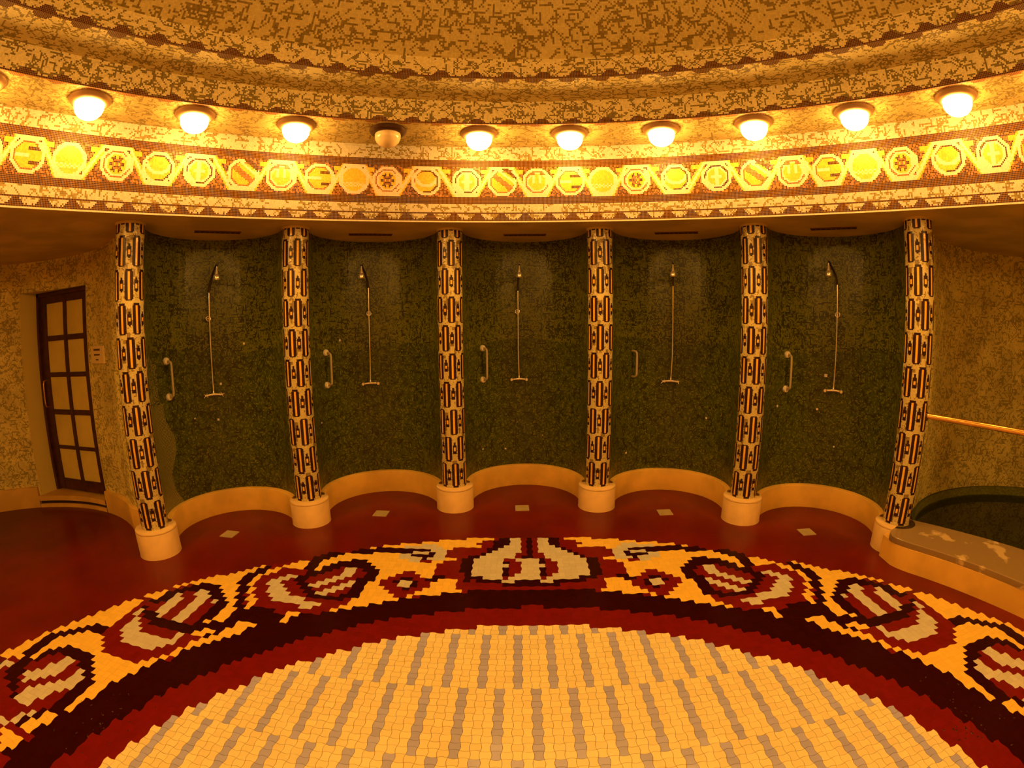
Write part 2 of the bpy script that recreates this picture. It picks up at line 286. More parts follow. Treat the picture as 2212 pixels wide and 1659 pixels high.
# floor scroll, row by row: run length times ten plus colour number (0 none, 1 yellow, 2 stone, 3 red, 4 black)
MOTIF = [[],
[],
[],
[],
[],
[630,51,13,24,22,13,14,13,22,24,13,51],
[580,81,23,34,22,13,14,13,22,24,33,81],
[550,101,33,34,22,13,14,13,22,24,43,101],
[510,41,32,81,23,24,32,13,14,13,32,14,33,81,32,41],
[480,41,72,21,63,24,42,13,14,13,42,14,73,21,72,41],
[460,11,104,32,73,14,52,13,14,13,52,14,73,32,104,11],
[440,104,32,14,22,63,14,52,23,14,23,52,14,63,22,14,32,104],
[420,13,44,51,22,44,22,43,24,62,13,24,23,62,14,53,22,44,22,51,44,13],
[390,34,101,42,14,32,21,13,24,52,23,42,14,13,62,24,13,21,32,14,42,101,34],
[380,34,131,22,23,21,33,24,52,14,23,32,14,23,52,24,33,21,23,22,131,34],
[370,34,41,34,121,43,24,62,23,42,23,52,24,43,121,34,41,34],
[360,13,24,31,64,111,43,24,52,14,23,32,14,23,52,24,43,111,64,31,24,13],
[340,13,21,24,21,84,101,43,24,52,14,23,32,14,23,52,24,43,101,84,21,24,21,13],
[330,13,31,24,11,34,13,22,13,34,41,23,31,53,14,52,14,13,42,14,13,62,24,43,31,23,41,34,13,22,13,34,11,24,31,13],
[310,23,41,24,11,24,23,22,23,24,31,43,21,24,33,34,32,13,52,13,52,34,33,24,21,43,31,24,23,22,23,24,11,24,41,23],
[290,11,14,13,11,53,34,33,22,23,24,21,23,24,23,24,31,13,14,13,44,22,44,22,54,33,31,24,23,24,23,21,24,23,22,33,34,53,11,13,14,11],
[280,11,24,21,53,24,33,22,23,34,11,23,14,22,14,23,41,73,94,73,41,23,14,22,14,23,11,34,23,22,33,24,53,21,24,11],
[270,21,24,11,33,22,24,33,22,23,12,24,21,33,22,14,23,41,233,41,23,14,22,33,21,24,12,23,22,33,24,22,33,11,24,21],
[260,21,24,11,33,22,13,24,23,22,23,22,24,31,33,14,23,61,13,194,13,61,23,14,33,31,24,22,23,22,23,24,13,22,33,11,24,21],
[250,31,24,11,23,22,33,24,22,23,22,13,24,41,43,41,274,41,43,41,24,13,22,23,22,24,33,22,23,11,24,31],
[230,51,24,11,23,32,33,24,23,22,23,24,51,23,11,13,334,13,11,23,51,24,23,22,23,24,33,32,23,11,24,51],
[220,61,24,11,33,32,33,24,22,23,34,61,394,61,34,23,22,24,33,32,33,11,24,61],
[210,81,24,11,23,42,33,64,13,51,204,33,204,51,13,64,33,42,23,11,24,81],
[200,21,44,31,24,11,33,62,73,31,144,193,144,31,73,62,33,11,24,31,44,21],
[190,11,10,64,31,14,13,11,33,82,33,21,124,273,124,21,33,82,33,11,13,14,31,64,10,11],
[180,11,10,34,22,34,21,24,21,73,22,33,11,114,333,114,11,33,22,73,21,24,21,34,22,34,10,11],
[190,24,23,32,34,21,14,13,11,113,104,393,104,113,11,13,14,21,34,32,23,24],
[170,11,24,12,33,22,13,12,24,11,24,11,44,23,21,114,153,130,153,114,21,23,44,11,24,11,24,12,13,22,33,12,24,11],
[160,21,24,22,23,22,23,24,21,84,11,104,123,230,123,104,11,84,21,24,23,22,23,22,24,21],
[150,31,24,22,23,22,23,24,21,84,11,94,103,290,103,94,11,84,21,24,23,22,23,22,24,31],
[170,24,13,22,23,22,23,24,21,164,103,330,103,164,21,24,23,22,23,22,13,24],
[140,21,43,22,23,22,23,24,21,24,31,104,83,390,83,104,31,24,21,24,23,22,23,22,43,21],
[130,31,13,14,23,22,23,22,23,14,11,44,21,94,93,410,93,94,21,44,11,14,23,22,23,22,23,14,13,31],
[130,31,13,12,34,12,23,22,23,54,31,84,83,450,83,84,31,54,23,22,23,12,34,12,13,31],
[120,41,13,12,13,114,21,14,21,84,73,490,73,84,21,14,21,114,13,12,13,41],
[120,41,23,12,23,84,21,14,21,84,73,510,73,84,21,14,21,84,23,12,23,41],
[110,51,23,22,73,12,33,21,84,73,530,73,84,21,33,12,73,22,23,51],
[110,51,23,32,63,12,23,21,84,63,570,63,84,21,23,12,63,32,23,51],
[100,61,23,102,23,11,84,63,590,63,84,11,23,102,23,61],
[100,31,34,33,82,23,11,84,63,610,63,84,11,23,82,33,34,31],
[90,31,44,43,62,33,11,74,63,630,63,74,11,33,62,43,44,31],
[90,21,24,41,113,11,13,74,53,650,53,74,13,11,113,41,24,21],
[80,21,24,61,93,11,84,63,650,63,84,11,93,61,24,21],
[80,11,24,81,73,21,74,63,670,63,74,21,73,81,24,11],
[70,11,24,171,84,53,690,53,84,171,24,11],
[70,11,24,31,64,81,74,53,710,53,74,81,64,31,24,11],
[70,11,24,21,84,61,74,63,710,63,74,61,84,21,24,11],
[60,21,24,11,24,23,22,13,34,51,74,53,730,53,74,51,34,13,22,23,24,11,24,21],
[60,21,24,11,14,33,22,23,12,24,31,74,63,730,63,74,31,24,12,23,22,33,14,11,24,21],
[60,21,24,11,14,23,32,23,22,24,21,74,53,750,53,74,21,24,22,23,32,23,14,11,24,21],
[50,41,24,33,32,23,22,24,21,74,43,770,53,64,21,24,22,23,32,33,24,41],
[50,21,23,24,23,32,23,32,24,21,64,53,770,53,64,21,24,32,23,32,23,24,23,21],
[70,22,34,32,23,32,13,24,11,74,53,770,53,74,11,24,13,32,23,32,34,22],
[70,12,13,34,13,12,23,32,23,24,11,64,53,790,53,64,11,24,23,32,23,12,13,34,13,12],
[60,43,34,23,42,23,24,11,64,53,790,53,64,11,24,23,42,23,34,43],
[60,63,24,13,32,33,94,43,810,43,94,33,32,13,24,63],
[60,83,14,32,23,14,21,64,53,810,53,64,21,14,23,32,14,83],
[60,133,12,14,21,64,53,810,53,64,21,14,12,133],
[60,123,12,14,21,74,43,830,43,74,21,14,12,123],
[50,133,12,14,21,74,43,830,43,74,21,14,12,133],
[50,113,22,53,54,53,830,53,54,53,22,113],
[50,133,41,64,53,830,53,64,41,133],
[50,143,31,64,53,830,53,64,31,143],
[50,153,11,74,43,850,43,74,11,153],
[50,183,54,43,850,43,54,183],
[50,183,54,43,850,43,54,183],
[50,183,54,43,850,43,54,183],
[50,183,54,43,850,43,54,183],
[50,183,54,43,850,43,54,183],
[50,183,54,43,850,53,44,183]]
def worms(nv, nu, n, dirs=((1, 0), (0, 1), (1, 1), (1, -1), (1, 0)), seg=(1, 5), turns=(1, 4), wrap=True, seed=1):
    """broken lines of darker tesserae, each run turning once or twice, as the mosaicist laid them"""
    r = np.random.default_rng(seed); A = np.zeros((nv, nu), np.int8)
    for _ in range(n):
        x = int(r.integers(nu)); y = int(r.integers(nv))
        for _t in range(int(r.integers(*turns))):
            dx, dy = dirs[int(r.integers(len(dirs)))]
            if r.random() < 0.5: dx, dy = -dx, -dy
            for _s in range(int(r.integers(*seg))):
                if 0 <= y < nv and (wrap or 0 <= x < nu): A[y, x % nu] = 1
                x += dx; y += dy
    d = r.random((nv, nu)) < 0.03; A[d] = 1
    return A
def mounds(A, row0, pitch, val, h=4, w=13, down=False, off=0, dots=True):
    """stepped dark mounds on a continuous dark line; row0 = the line, going up (or down)"""
    nv, nu = A.shape; n = max(1, round(nu / pitch)); sg = 1 if down else -1
    A[row0, :] = val
    for k in range(n):
        c = int(round((k + off) * nu / n))
        for s in range(1, h + 1):
            hw = w / 2 * math.sqrt(max(0, 1 - (s / (h + 0.8)) ** 2)) if down else w / 2 - (s - 1) * w / 2 / (h + 0.6)
            r_ = row0 + sg * s
            if 0 <= r_ < nv:
                for x in range(int(round(c - hw)), int(round(c + hw)) + 1): A[r_, x % nu] = val
        if dots and not down:
            m = int(round(c + nu / n / 2))
            for dx in (-2, 2):
                if 0 <= row0 - 1 < nv: A[row0 - 1, (m + dx) % nu] = val
AZ0 = math.radians(-180)
def cylP(R, z_top, th, dv, arc0=AZ0, arc=2 * PI, nu=1):
    return lambda U, V: (R * np.sin(arc0 + arc * U / nu), R * np.cos(arc0 + arc * U / nu), z_top - V * dv)
# ------------------------------------------------ room shell: dome, rings and soffits
def worm_density(nv, nu, k): return int(nv * nu * k * 1.65)
# dome: shallow cap rising from (R12, Z2)
nu = 1250; nv = 120; A = worms(nv, nu, worm_density(nv, nu, 0.052), seed=3)
RD = R12; H = 0.62; RS = (RD * RD + H * H) / (2 * H)
def domeP(U, V):
    r = RD - V * 0.0165; a = 2 * PI * U / nu; z = Z2 + H - RS + np.sqrt(RS * RS - r * r)
    return (r * np.sin(a), r * np.cos(a), z)
dome = grid('ceiling', domeP, nu, nv, A, [m_dcream, m_dolive])
struct(dome, 'shallow mosaic dome of ochre tesserae with broken olive lines above the ring steps', 'ceiling')
rin = RD - nv * 0.0165
bm = bmesh.new(); lathe(bm, [(rin, Z2 + H - RS + math.sqrt(RS * RS - rin * rin)), (rin * 0.6, Z2 + H - RS + math.sqrt(RS * RS - (rin * 0.6) ** 2)), (0, Z2 + H)], seg=64)
build('dome_crown', bm, m_dcream, dome)
# upper fascia
nu = 1500; nv = 15; A = worms(nv, nu, worm_density(nv, nu, 0.050), seed=4); mounds(A, nv - 1, 21, 2, h=4, w=11)
o = grid('trim_1', cylP(R12, Z2, 0, (Z2 - Z1) / nv, nu=nu), nu, nv, A, [m_cream, m_olive, m_brown])
struct(o, 'upper ring fascia of cream mosaic with dark stepped mounds along its lower edge', 'trim')
# soffit 1
nu = 1560; nv = 30; A = worms(nv, nu, worm_density(nv, nu, 0.055), seed=5); mounds(A, 0, 21.8, 2, h=4, w=11, down=True, off=0.25, dots=False)
o = grid('ceiling', lambda U, V: ((R12 + V * (R34 - R12) / nv) * np.sin(2 * PI * U / nu), (R12 + V * (R34 - R12) / nv) * np.cos(2 * PI * U / nu), Z1 + 0 * U), nu, nv, A, [m_dcream, m_dolive, m_brown], flip=True)
struct(o, 'upper mosaic soffit ring between the two cream fascias', 'ceiling')
# lower fascia
nu = 1700; nv = 17; A = worms(nv, nu, worm_density(nv, nu, 0.062), seed=6); mounds(A, nv - 1, 22, 2, h=3, w=11)
o = grid('trim_2', cylP(R34, Z1, 0, (Z1 - Z4) / nv, nu=nu), nu, nv, A, [m_cream, m_olive, m_brown])
struct(o, 'lower ring fascia of cream mosaic directly above the row of dome lamps', 'trim')
# soffit 2, carries the lamps
nu = 1700; nv = 36; A = worms(nv, nu, worm_density(nv, nu, 0.045), seed=8); mounds(A, 0, 22, 2, h=2, w=9, down=True, off=0.3, dots=False)
A[1:, :] = np.where(A[1:, :] == 1, 1, A[1:, :])
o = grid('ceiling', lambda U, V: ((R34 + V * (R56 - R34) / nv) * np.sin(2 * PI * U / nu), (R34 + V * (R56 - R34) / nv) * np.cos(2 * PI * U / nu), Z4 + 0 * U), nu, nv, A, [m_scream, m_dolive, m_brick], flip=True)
struct(o, 'ochre soffit ring from which the dome lamps hang', 'ceiling')
# frieze with the scrolling medallions
CX = {'fl': [-18.99, 15.55, 50.55, -54.04], 'bowl': [-13.64, 21.0, 56.3, -48.93], 'sf': [-8.05, 26.53, 61.68, -43.84], 'leaf': [-3.08, 31.72, -38.22], 'tulip': [1.77, 36.61, -33.28], 'part': [6.42, 41.28, -28.18, -64.6], 'bb': [10.93, 45.9, -23.52, -59.71]}
seq = sorted((a, k) for k, v in CX.items() for a in v)
kinds = ['fl', 'bowl', 'sf', 'leaf', 'tulip', 'part', 'bb']
a = seq[-1][0]; i = kinds.index(seq[-1][1])
while a < 180: a += 4.936; i = (i + 1) % 7; seq.append((a, kinds[i]))
a = seq[0][0]; i = kinds.index(seq[0][1])
while a > -180: a -= 4.936; i = (i - 1) % 7; seq.insert(0, (a, kinds[i]))
nu = 1972; nv = 55
A = np.zeros((nv, nu), np.int8); wa = worms(nv, nu, worm_density(nv, nu, 0.045), seed=9, dirs=((1, 0), (1, 0), (1, 1), (1, -1), (0, 1)))
A[:] = wa
A[10:15, :] = 2
A[37:42, :] = 2
UU, VV = np.meshgrid(np.arange(nu) + 0.5, np.arange(nv) + 0.5)
az = UU / nu * 360 - 180
T = 360.0 / nu     # degrees in one tile
scroll = np.full((nv, nu), 5, np.int8)   # brick red ground
r0 = np.random.default_rng(11); scroll[r0.random((nv, nu)) < 0.55] = 2
cy = 26.0
for k in range(len(seq) - 1):
    a0, k0 = seq[k]; a1, k1 = seq[k + 1]
    up0 = k % 2 == 0
    t = (az - a0) / (a1 - a0); inn = (t >= 0) & (t < 1)
    y0, y1 = (15.5, 35.5) if up0 else (35.5, 15.5)
    tt = np.clip((t - 0.28) / 0.44, 0, 1); yw = y0 + (y1 - y0) * tt
    wid = 1.9
    scroll[inn & (np.abs(VV - yw) < wid + 2.2) & (t > 0.3) & (t < 0.7)] = 3
    scroll[inn & (np.abs(VV - yw) < wid)] = 4
    g = (np.abs(t - 0.5) < 0.09) & (np.abs(VV - (18.5 if True else 33)) < 2)
    scroll[inn & g & (scroll != 4)] = 3
for k, (a0, kd) in enumerate(seq):
    du = (az - a0) / T; dv = (VV - cy) * 1.08
    d = np.maximum(np.maximum(np.abs(du), np.abs(dv)), (np.abs(du) + np.abs(dv)) * 0.735) * 0.45 + np.hypot(du, dv) * 0.55
    scroll[d < 11.2] = 4
    ring = (d >= 7.9) & (d < 9.0) & (((du > -2) | (dv < 1)) if kd in ('bowl', 'sf') else (du < 6) | (dv > 2))
    inside = d < 8.6
    scroll[inside] = 3
    scroll[(d < 8.6) & (d > 6.4) & (kd in ('fl', 'tulip', 'sf') or False)] = 4
    scroll[ring & (kd != 'bb')] = 5
    rr = np.hypot(du, dv)
    if kd == 'fl':
        an = np.arctan2(dv, du); scroll[(rr < 5.2) & (np.cos(an * 6) > -0.35) & (rr > 1.2)] = 2; scroll[(rr < 1.3)] = 5; scroll[(rr < 3.3) & (rr > 2.3)] = 5
    if kd == 'bowl':
        scroll[(np.abs(np.hypot(du, dv + 5) - 8.5) < 1.3) & inside] = 4; scroll[ring & (du > -3)] = 2
    if kd == 'sf':
        scroll[(np.abs(du) < 1.6) & (np.abs(dv) < 6)] = 4; scroll[(np.abs(dv) < 1.2) & (np.abs(du) < 4)] = 4; scroll[ring] = 2
    if kd == 'leaf':
        q = du * 0.62 - dv * 0.78; scroll[(np.abs(q) < 2.0) & inside & (du > -9)] = 5; scroll[(np.abs(q - 5.5) < 0.9) & inside] = 4
        scroll[(du * 0.62 - dv * 0.78 > 8) & (d < 11) & (d > 7)] = 2
    if kd == 'tulip':
        scroll[(np.abs(du) > 1.2) & (np.abs(du) < 3.4) & (dv > -5) & (dv < 1)] = 4; scroll[(dv < -5.2) & (np.abs(du) > 2) & inside] = 5
    if kd == 'part':
        scroll[(np.abs(dv + 4) < 1.1) & (du > 0) & inside] = 2; scroll[(np.abs(dv - 4) < 1.1) & (du > 1) & inside] = 2; scroll[(np.abs(dv) < 0.8) & (du < 1) & inside] = 4
    if kd == 'bb':
        scroll[(dv > 2) & (dv < 5) & (np.mod(np.floor(du * 0.7) + np.floor(dv), 2) == 0) & inside] = 4
A[15:37, :] = scroll[15:37, :]
A[48, :] = 2
B = A[:54].copy(); mounds(B, 53, 18, 2, h=4, w=10); A[:54] = B; A[54, :] = 4
nu_f = nu
o = grid('trim_3', lambda U, V: (R56 * np.sin(-PI + 2 * PI * U / nu_f), R56 * np.cos(-PI + 2 * PI * U / nu_f), Z4 - V * (Z4 - Z6) / nv), nu, nv, A, [m_fcream, m_folive, m_fbrown, m_gold, m_pale, m_brick])
struct(o, 'mosaic frieze ring with a scrolling row of round flower medallions under the lamps', 'frieze')
# soffit over the ambulatory and the niches
bm = bmesh.new()
n = 96
ra = [bm.verts.new((R56 * math.sin(2 * PI * i / n * 1.0), R56 * math.cos(2 * PI * i / n), Z6)) for i in range(n)]
rb = [bm.verts.new((7.4 * math.sin(2 * PI * i / n), 7.4 * math.cos(2 * PI * i / n), Z6)) for i in range(n)]
for i in range(n): bm.faces.new((ra[i], ra[(i + 1) % n], rb[(i + 1) % n], rb[i]))
o = build('ceiling', bm, m_soffit, smooth=False); struct(o, 'plain ochre soffit over the shower niches and the side alcoves', 'ceiling')

# ------------------------------------------------ niche walls
def nf(n, lat, dep):
    a = TH0 + (n - 2) * DTH
    return (dep * math.sin(a) + lat * math.cos(a), dep * math.cos(a) - lat * math.sin(a))
def niche_path(r, ang=90, steps=24, first_last=True):
    P = []
    for n in range(5):
        for i in range(steps + 1):
            t = math.radians(-ang + 2 * ang * i / steps); P.append(nf(n, r * math.sin(t), YC + r * math.cos(t)))
    return P
def densify(P, step):
    P = np.array(P); d = np.r_[0, np.cumsum(np.hypot(*np.diff(P, axis=0).T))]; n = int(round(d[-1] / step))
    s = np.linspace(0, d[-1], n + 1); return np.stack([np.interp(s, d, P[:, 0]), np.interp(s, d, P[:, 1])], 1), d
PW, dd = densify(niche_path(RN), 0.0138)
nu = len(PW) - 1; nv = 212; dz = (Z6 - 0.05) / nv
r1 = np.random.default_rng(21)
A = np.zeros((nv, nu), np.int8)
wa = worms(nv, nu, worm_density(nv, nu, 0.022), seed=22, dirs=((1, 0), (0, 1)), seg=(1, 5), turns=(1, 3), wrap=False)
zz = Z6 - (np.arange(nv) + 0.5) * dz
base = np.where(r1.random((nv, nu)) < 0.30, 1, 0)
A[:] = base; A[(wa == 1)] = 2
blk = np.kron(r1.random((nv // 12 + 1, nu // 14 + 1)), np.ones((12, 14)))[:nv, :nu]      # patches where dark tesserae are sown thickly
A[(blk > 0.62) & (r1.random((nv, nu)) < 0.30)] = 2
uu = np.arange(nu); nstep = nu / 5.0; uin = (uu % nstep) / nstep
edge = 1.76 + 0.04 * np.sin(uu * 0.05) + 0.03 * np.sin(uu * 0.013 + 1)
low = zz[:, None] < edge[None, :]  # darker tiles below; their green is also deepened to paint light falling off downward
wb = worms(nv, nu, worm_density(nv, nu, 0.03), seed=23, dirs=((1, 0), (0, 1), (1, 1), (1, -1)), seg=(1, 5), turns=(1, 4), wrap=False)
lowA = np.where(r1.random((nv, nu)) < 0.22, 0, 1); lowA[wb == 1] = 2
A = np.where(low, lowA, A)
# repaired patch of lighter tiles low in the leftmost niche
pu = (uu[None, :] > 0.03 * nstep) & (uu[None, :] < (0.20 + 0.03 * np.sin(zz * 9))[:, None] * nstep) & (uu[None, :] < nstep)
A = np.where(pu & (zz[:, None] < 1.30), 3, A)
A = np.where((uu[None, :] < 0.14 * nstep) & (zz[:, None] < 1.75) & (r1.random((nv, nu)) < 0.5), 3, A)
PWn = PW
wall = grid('wall_back', lambda U, V: (PWn[U.astype(int), 0], PWn[U.astype(int), 1], Z6 - V * dz), nu, nv, A, [m_g1, m_g2, m_g3, m_g4], smooth=True)
struct(wall, 'green mosaic wall curving through the five shower niches', 'wall')
# pale stray tesserae set in the green wall
SQ = [(0, 1.836, .351, 1), (0, 1.42, .084, 1), (0, 1.039, .024, 1), (0, 1.084, -.231, .7), (1, 1.824, -.364, 1), (1, .954, -.599, .8), (2, .508, -.501, .8), (2, .463, -.239, .8), (2, .627, .213, .5), (3, .915, .364, 1), (3, .488, -.537, 1), (4, 1.141, -.58, 1), (4, 1.099, -.185, 1), (4, .705, .039, .8), (4, 1.468, -.117, 1.5)]
bm0 = None
for n, z, lat, sz in SQ:
    an = math.asin(lat / RN); a = TH0 + (n - 2) * DTH
    bm = bmesh.new(); h = 0.011 * sz; box(bm, -h, h, -0.0035, 0.002, -h, h)
    o = build('stray_tile', bm, m_white, wall, smooth=False); o['label'] = 'single pale square tessera in the green wall'
    x, y = nf(n, RN * math.sin(an), YC + RN * math.cos(an)); o.location = (x, y, z); o.rotation_euler = (0, 0, -(a + an))
bm = bmesh.new()
# skirting in the niches
for n in range(5):
    path = []
    for i in range(29):
        t = math.radians(-96 + 192 * i / 28); path.append(nf(n, 0.605 * math.sin(t), YC + 0.605 * math.cos(t)))
    sweep(bm, path, [(0.002, 0.0), (0.0, 0.012), (0.0, HD - 0.014), (0.003, HD - 0.005), (0.011, HD), (0.075, HD)])
o = build('baseboard_back', bm, m_plaster); struct(o, 'cream plaster skirting curving through the shower niches', 'baseboard')

# ------------------------------------------------ side alcoves
def alcove_pts(sx, a0, a1, n, r=AR):
    """angle measured from the outward axis of the alcove"""
    ax = math.atan2(AC[1], AC[0]); out = []
    for i in range(n + 1):
        t = ax + math.radians(a0 + (a1 - a0) * i / n); out.append((sx * (AC[0] + r * math.cos(t)), AC[1] + r * math.sin(t)))
    return out
# angle of the direction to the end column, from the outward axis
c5 = (RC * math.sin(2.5 * DTH), RC * math.cos(2.5 * DTH)); dv_ = math.degrees(math.atan2(c5[1] - AC[1], c5[0] - AC[0])) - math.degrees(math.atan2(AC[1], AC[0]))
AMAX = dv_ % 360
DOOR = (-5.90, -4.79, 0.15, 2.585)
def alcove_path(sx, off=0.0):
    arc = [p for p in alcove_pts(1, AMAX, -AMAX, 500, AR - off) if not (p[0] < 4.03 and p[1] > AC[1])]
    e = nf(4, RN, YC); pre = [(e[0], e[1] - 0.02 - off), (3.72, 2.965 - off), (3.93, 3.035 - off * 1.1)]
    return [(sx * x, y) for x, y in pre + arc]
def alcove_wall(side, sx):
    P, _d = densify(alcove_path(sx), 0.0155); n = len(P) - 1; nv = 190; dz = Z6 / nv
    A = worms(nv, n, worm_density(nv, n, 0.05), seed=31 if sx > 0 else 32, wrap=False)
    if sx < 0: P = P
    U, V = np.meshgrid(np.arange(n + 1), np.arange(nv + 1))
    X = np.stack([P[U, 0], P[U, 1], Z6 - V * dz], -1).reshape(-1, 3)
    a = (np.arange(nv)[:, None] * (n + 1) + np.arange(n)[None, :]); u0 = np.tile(np.arange(n), (nv, 1)); v0 = np.repeat(np.arange(nv)[:, None], n, 1)
    keep = np.ones((nv, n), bool)
    if sx < 0:
        xm = (P[:-1, 0] + P[1:, 0]) / 2; ym = (P[:-1, 1] + P[1:, 1]) / 2; zm = Z6 - (np.arange(nv) + 0.5) * dz
        cut = (xm > DOOR[0]) & (xm < DOOR[1]) & (ym > AC[1]); keep = ~(cut[None, :] & (zm[:, None] < DOOR[3]))
    a = a[keep]; u0 = u0[keep]; v0 = v0[keep]
    F = np.stack([a, a + 1, a + n + 2, a + n + 1], 1); T = np.stack([u0, v0, u0 + 1, v0, u0 + 1, v0 + 1, u0, v0 + 1], 1)
    if sx > 0: F = F[:, ::-1]; T = T.reshape(-1, 4, 2)[:, ::-1].reshape(-1, 8)
    return npmesh('wall_' + side, X, F, [m_wcream, m_wolive], A[keep], T, smooth=True)
o = alcove_wall('left', -1); struct(o, 'ochre mosaic wall of the left alcove around the wooden door', 'wall')
o = alcove_wall('right', 1); struct(o, 'ochre mosaic wall of the right alcove behind the plunge pool', 'wall')
# rear of the rotunda, behind the photographer
bm = bmesh.new(); pr = [(4.75 * math.sin(math.radians(d)), 4.75 * math.cos(math.radians(d))) for d in range(92, 269, 4)]
sweep(bm, pr, [(0, 0), (0, Z6)]); o = build('wall_rear', bm, m_soffit); struct(o, 'plain ochre wall closing the rotunda behind the photographer', 'wall')

# ------------------------------------------------ skirting of the left alcove, door and step
bm = bmesh.new()
def seg_path(x0, x1, r, n=24):
    P = [p for p in alcove_pts(-1, AMAX + 4, -AMAX, 400, r)]
    return [p for p in P if x0 <= p[0] <= x1 and p[1] > AC[1]][::1]
prof = [(0.002, 0.0), (0.0, 0.012), (0.0, HD - 0.014), (0.004, HD - 0.004), (0.012, HD), (0.06, HD)]
def skirt(P):
    # outward offset = away from the alcove centre
    rings = []
    for x, y in P:
        d = Vector((x + AC[0], y - AC[1])).normalized()
        rings.append([bm.verts.new((x + d.x * o_, y + d.y * o_, z)) for o_, z in prof])
    for A_, B_ in zip(rings, rings[1:]):
        for k in range(len(prof) - 1): bm.faces.new((A_[k], B_[k], B_[k + 1], A_[k + 1]))
    for e in (rings[0], rings[-1]):
        v = bm.verts.new((e[-1].co.x, e[-1].co.y, 0)); bm.faces.new(e + [v])
allp = [tuple(p) for p in densify(alcove_path(-1, 0.045), 0.02)[0]]
right = [p for p in allp if p[0] > DOOR[1] and p[1] > AC[1]]
left = [p for p in allp if not (p[0] > DOOR[0] and p[1] > AC[1] + 0.3)]
left = [p for p in left if p[1] > -1.0]
skirt(right); skirt(left)
o = build('baseboard_left', bm, m_plaster); struct(o, 'cream plaster skirting of the left alcove on both sides of the door', 'baseboard')
# door step
bm = bmesh.new()
st = [p for p in alcove_pts(-1, AMAX + 2, -AMAX, 400, AR - 0.045) if DOOR[0] <= p[0] <= DOOR[1] and p[1] > AC[1]]
for (off, z0, z1, mi) in ((0.0, 0, 0.045, 0), (0.02, 0.045, 0.085, 1), (-0.004, 0.085, 0.145, 0)):  # middle band coloured dark as the shade under the sill
    A_ = [bm.verts.new((x, y + off, z0)) for x, y in st]; B_ = [bm.verts.new((x, y + off, z1)) for x, y in st]; C_ = [bm.verts.new((x, 3.60, z1)) for x, y in st]
    D_ = [bm.verts.new((x, 3.60, z0)) for x, y in st]
    for i in range(len(st) - 1):
        for a_, b_ in ((A_, B_), (B_, C_), (D_, A_)): bm.faces.new((a_[i], a_[i + 1], b_[i + 1], b_[i])).material_index = mi
o = build('trim_4', bm, [m_plaster, m_dark]); struct(o, 'curved plaster step with a dark slot under the wooden door', 'step')
# door: reveal, frame, leaf, panes
DY = 3.45
bm = bmesh.new()
def reveal(x, y0, y1, z0, z1): bm.faces.new([bm.verts.new(p) for p in ((x, y0, z0), (x, y1, z0), (x, y1, z1), (x, y0, z1))])
yl = AC[1] + math.sqrt(AR ** 2 - (DOOR[0] + AC[0]) ** 2); yr = AC[1] + math.sqrt(AR ** 2 - (DOOR[1] + AC[0]) ** 2)
reveal(DOOR[0], yl - 0.01, 3.6, 0.1, DOOR[3]); reveal(DOOR[1], yr - 0.01, 3.6, 0.1, DOOR[3])
tp = [p for p in alcove_pts(-1, AMAX + 2, -AMAX, 400, AR) if DOOR[0] <= p[0] <= DOOR[1] and p[1] > AC[1]]
A_ = [bm.verts.new((x, y - 0.005, DOOR[3])) for x, y in tp]; B_ = [bm.verts.new((x, 3.6, DOOR[3])) for x, y in tp]
for i in range(len(tp) - 1): bm.faces.new((A_[i], A_[i + 1], B_[i + 1], B_[i]))
o = build('trim_5', bm, m_wcream, smooth=False); struct(o, 'mosaic reveal of the door opening', 'trim')
door = thing('door_1', 'dark wooden door with ten frosted panes in the left alcove', 'door', (-5.35, DY, 0.15)); door['kind'] = 'structure'
DX = -5.35; X0, X1 = -5.895 - DX, -4.795 - DX; PZ = [(2.060, 2.447), (1.62, 1.997), (1.172, 1.565), (0.728, 1.110), (0.305, 0.684)]; PXs = [(-5.722 - DX, -5.356 - DX), (-5.298 - DX, -4.967 - DX)]
bm = bmesh.new(); box(bm, X0, X0 + 0.045, -0.03, 0.12, 0, 2.43); box(bm, X1 - 0.02, X1, -0.03, 0.12, 0, 2.43); box(bm, X0, X1, -0.03, 0.12, 2.385, 2.43)
build('door_frame', bm, m_wood, door, smooth=False)
bm = bmesh.new(); zb = -0.15
cuts = [0.02] + [z + zb for pz in PZ[::-1] for z in pz] + [2.385]
xs = [X0 + 0.045, PXs[0][0], PXs[0][1], PXs[1][0], PXs[1][1], X1 - 0.02]
for x0, x1 in ((xs[0], xs[1]), (xs[2], xs[3]), (xs[4], xs[5])): box(bm, x0, x1, 0.0, 0.05, cuts[0], cuts[-1])
for i in range(0, len(cuts), 2):
    for x0, x1 in ((xs[1], xs[2]), (xs[3], xs[4])): box(bm, x0, x1, 0.004, 0.046, cuts[i], cuts[i + 1])
leaf = build('door_leaf', bm, m_wood, door, smooth=False)
for z0, z1 in PZ:
    for x0, x1 in PXs:
        bm = bmesh.new(); box(bm, x0, x1, 0.018, 0.026, z0 + zb, z1 + zb); build('pane', bm, m_glass, door, smooth=False)['label'] = 'frosted amber glass pane'
bm = bmesh.new(); hx = xs[0] + 0.06
tube(bm, [(hx, 0.0, 1.05), (hx, -0.05, 1.06), (hx, -0.06, 1.10), (hx, -0.06, 1.33), (hx, -0.05, 1.37), (hx, 0.0, 1.38)], 0.009); build('door_handle', bm, m_brass, door)
bm = bmesh.new(); box(bm, X0, X1, 0.10, 0.13, 0, 2.43); build('door_backing', bm, m_dark, door, smooth=False)

